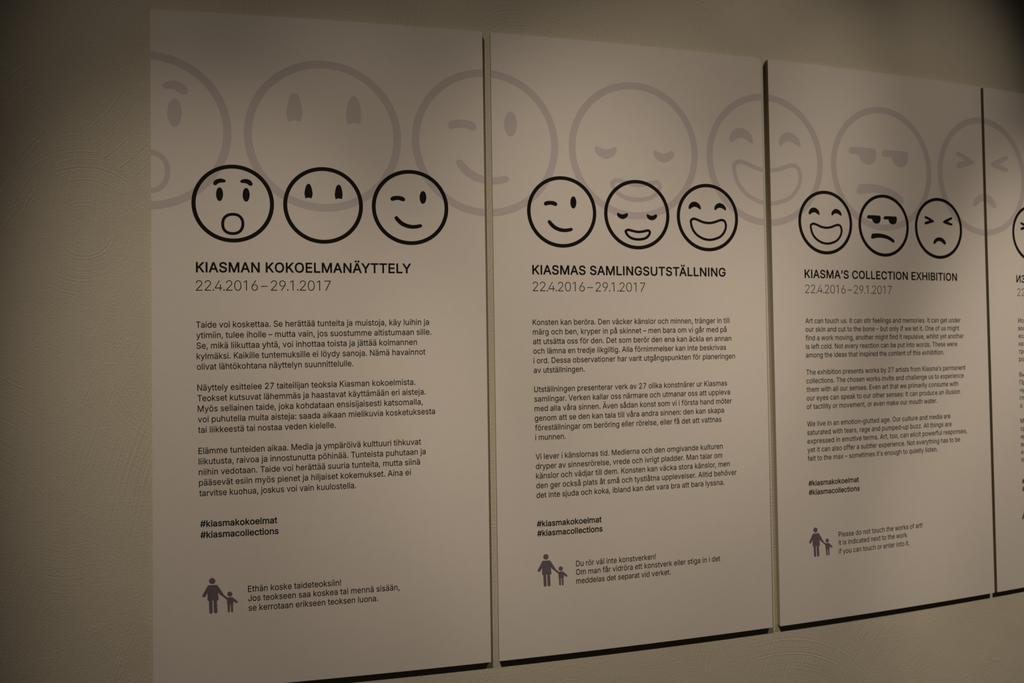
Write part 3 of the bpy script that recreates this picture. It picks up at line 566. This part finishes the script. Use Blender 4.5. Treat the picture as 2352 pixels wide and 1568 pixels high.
PIC = {"adult":[[0.0092,0.0006,0.0089,0.003,0.0079,0.0051,0.0064,0.0069,0.0045,0.0082,0.0023,0.009,-0.0001,0.0091,-0.0024,0.0087,-0.0046,0.0076,-0.0065,0.006,-0.008,0.004,-0.0089,0.0018,-0.0092,-0.0006,-0.0088,-0.003,-0.0079,-0.0051,-0.0064,-0.0069,-0.0045,-0.0082,-0.0023,-0.009,0.0001,-0.0091,0.0024,-0.0087,0.0046,-0.0076,0.0065,-0.006,0.008,-0.004,0.0089,-0.0018],[-0.0124,0.0128,-0.0104,0.0119,0.0121,0.0123,0.0151,0.0139,0.0222,0.0254,0.0313,0.0401,0.0328,0.0445,0.0297,0.047,0.0251,0.0456,0.0168,0.0364,0.0177,0.0574,0.0164,0.0586,0.0131,0.0587,0.0142,0.0938,0.012,0.0968,0.009,0.097,0.0054,0.0961,0.0042,0.093,0.0033,0.058,0.0001,0.0578,0.001,0.0933,-0.0007,0.0964,-0.004,0.097,-0.0073,0.0959,-0.0087,0.0931,-0.0098,0.0592,-0.0127,0.0579,-0.0139,0.0562,-0.0131,0.0353,-0.0166,0.041,-0.0195,0.0456,-0.0223,0.0471,-0.0258,0.0463,-0.0283,0.0439,-0.0278,0.0402,-0.0206,0.0278]],"child":[[0.057,0.043,0.0568,0.0449,0.056,0.0466,0.0548,0.048,0.0533,0.0491,0.0515,0.0497,0.0496,0.0498,0.0477,0.0494,0.0459,0.0486,0.0444,0.0473,0.0432,0.0457,0.0425,0.0439,0.0423,0.0419,0.0425,0.0401,0.0433,0.0383,0.0445,0.0369,0.046,0.0358,0.0478,0.0352,0.0497,0.0351,0.0516,0.0355,0.0534,0.0364,0.0549,0.0376,0.0561,0.0392,0.0568,0.0411],[0.0308,0.0433,0.0328,0.0434,0.0425,0.0519,0.0577,0.052,0.0599,0.0549,0.0691,0.0628,0.072,0.0668,0.0717,0.0694,0.0691,0.0711,0.066,0.0698,0.0599,0.0643,0.0593,0.0729,0.0584,0.0739,0.0586,0.0955,0.0576,0.097,0.0555,0.0976,0.0535,0.0967,0.0527,0.095,0.0521,0.0739,0.0501,0.0738,0.0496,0.0953,0.0484,0.0969,0.0463,0.0972,0.0443,0.0962,0.0435,0.0943,0.0428,0.0735,0.0416,0.0716,0.041,0.0589,0.0394,0.0574,0.0292,0.048]]}
PICPOS = [[0.1637, 1.721], [0.1625, 1.7212], [0.1564, 1.7139], [0.1766, 1.7195]]
MARGIN = [((.948, .1225), (1.582, .1300)), ((.952, .130), (1.643, .135)), ((.95, .134), (1.576, .1295)), ((.95, .1595), (1.52, .1555))]
LS = [.0316, .0315, .0314, .0318]
BASE = [.9607, .9606, .9594, .9592]
TILT = [-.005, -.0045, -.002, 0]     # the prints sit a hair off level
HASHV = [(1.549, 1.582), (1.612, 1.643), (1.543, 1.576), (1.611, 1.643)]
NOTEV = [(1.752, 1.780, 1.809), (1.752, 1.780, 1.809), (1.739, 1.769, 1.801)]
BODY_CAP = .0184
LABELS = [
    'white wall panel headed KIASMAN KOKOELMANÄYTTELY, leftmost, with an astonished round face first',
    'white wall panel headed KIASMAS SAMLINGSUTSTÄLLNING, with a winking round face first',
    'white wall panel headed KIASMA’S COLLECTION EXHIBITION, with a laughing round face first',
    'white wall panel with Cyrillic lettering, cut off by the right edge of the view',
]
INK, GHOST_LIFT = 0.00012, 0.00006


def board(parent, origin, ua, ub):
    n, m = 44, 60
    verts, faces, mi = [], [], []
    bev = 0.0004
    us = [ua + (ub - ua) * i / n for i in range(n + 1)]
    vs = [HB * j / m for j in range(m + 1)]
    for v in vs:
        for u in us:
            verts.append(surf(u, v, 0))
    row = n + 1
    for j in range(m):
        for i in range(n):
            a = j * row + i
            faces.append([a, a + row, a + row + 1, a + 1])
            mi.append(0)
    k = len(verts)
    for v in vs:
        for u in us:
            verts.append(surf(u, v, -THICK))
    for j in range(m):
        for i in range(n):
            a = k + j * row + i
            faces.append([a + 1, a + row + 1, a + row, a])
            mi.append(1)
    for i in range(n):
        faces.append([i, i + 1, k + i + 1, k + i])
        a = m * row + i
        faces.append([a + 1, a, k + a, k + a + 1])
        mi += [1, 1]
    for j in range(m):
        a = j * row
        faces.append([a + row, a, k + a, k + a + row])
        a = j * row + n
        faces.append([a, a + row, k + a + row, k + a])
        mi += [1, 1]
    o = link('board', verts, faces, [M_board, M_edge], parent, origin, mi)
    return o


for b in range(4):
    heading, paragraphs, notice = TEXTS[b]
    ua = b * W1 + OFF[b]
    ub = ua + 1 + WW[b]
    base = surf((ua + ub) / 2, HB, -THICK)
    root = bpy.data.objects.new('text_panel', None)
    root.empty_display_size = 0.1
    COL.objects.link(root)
    root.location = base
    root['label'] = LABELS[b]
    root['category'] = 'information panel'
    root['group'] = 'exhibition text panels side by side on the plaster wall'
    board(root, base, ua, ub)
    u0 = b * W1
    (va, ma), (vb, mb) = MARGIN[b]
    left = lambda v: u0 + ma + (mb - ma) * (v - va) / (vb - va)

    # pale faces of the background print, cut at the board's edges
    for i, cu, cv, dia in GHOST:
        if cu + dia / 2 < ua or cu - dia / 2 > ub:
            continue
        kind = ORDER[i]
        ring, parts = face_parts(kind, cu, cv, dia, 0.050, 0.032)
        r = ring.build('pale_round_face', M_ghost, root, GHOST_LIFT, (ua, ub))
        if r is None:
            continue
        r['label'] = 'large pale mauve %s face behind the black ones' % TITLE[kind]
        for name, pr in parts:
            pr.build(name, M_ghost, r, GHOST_LIFT, (ua, ub))

    # black faces in a row
    row = [(q[1], q[2], q[3], q[4]) for q in BLACK if q[0] == b] if b < 3 else [(0, P4U, .587, .239)]
    for i, cu, cv, dia in row:
        kind = ORDER[2 * b + i]
        ring, parts = face_parts(kind, cu, cv, dia, 0.050, 0.036)
        r = ring.build('round_face', M_ink, root, INK, (ua, ub))
        r['label'] = 'black outlined %s face' % TITLE[kind]
        for name, pr in parts:
            pr.build(name, M_ink, r, INK, (ua, ub))

    # heading and date
    h = HEAD[b] if b < 3 else [.1557, None, .1590, None]
    pr = Print()
    q = [write(pr, heading, u0 + h[0], None if h[1] is None else u0 + h[1], .7926, .0295, 16, 14)]
    pr.build('heading', M_ink, root, INK)
    pr = Print()
    q.append(write(pr, DATE if b < 3 else '22', u0 + h[2], None if h[3] is None else u0 + h[3], .8492, .0320, -10, -42))
    pr.build('date_line', M_ink, root, INK)

    # body text
    n = 0
    for pi, par in enumerate(paragraphs):
        pr = Print()
        for li, line in enumerate(par):
            v = BASE[b] + n * LS[b]
            q.append(write(pr, line, left(v), None if b == 3 else u0 + ENDS[b][pi][li], v, BODY_CAP, 5, 0, TILT[b]))
            n += 1
        n += 1
        pr.build('paragraph', M_ink, root, INK)
    pr = Print()
    for k, t in enumerate(HASHTAGS if b < 3 else ['#', '#']):
        hx = (u0 + HASHX[b][2 * k], u0 + HASHX[b][2 * k + 1]) if b < 3 else (left(HASHV[b][k]), None)
        q.append(write(pr, t, hx[0], hx[1], HASHV[b][k] + .0092, .0186, 15))
    pr.build('hashtag_lines', M_ink, root, INK)

    # adult and child pictogram with its notice
    pu, pv = PICPOS[b]
    pics = []
    for who in ('adult', 'child'):
        pr = Print()
        for flat in PIC[who]:
            pr.poly([[(u0 + pu + flat[i], pv + flat[i + 1]) for i in range(0, len(flat), 2)]])
        pics.append((who + '_figure', pr))
    for name, pr in pics:
        o = pr.build(name, M_pic, root, INK, (ua, ub))
        o['label'] = 'mauve pictogram of %s' % ('a standing adult' if name[0] == 'a' else 'a small child held by the hand')
    if notice:
        pr = Print()
        for k, t in enumerate(notice):
            q.append(write(pr, t, u0 + NOTE[b][2 * k], u0 + NOTE[b][2 * k + 1], NOTEV[b][k] + .0088, .0183, 5))
        pr.build('notice', M_ink, root, INK)
    print('width ratios', b, [round(x, 2) for x in q])
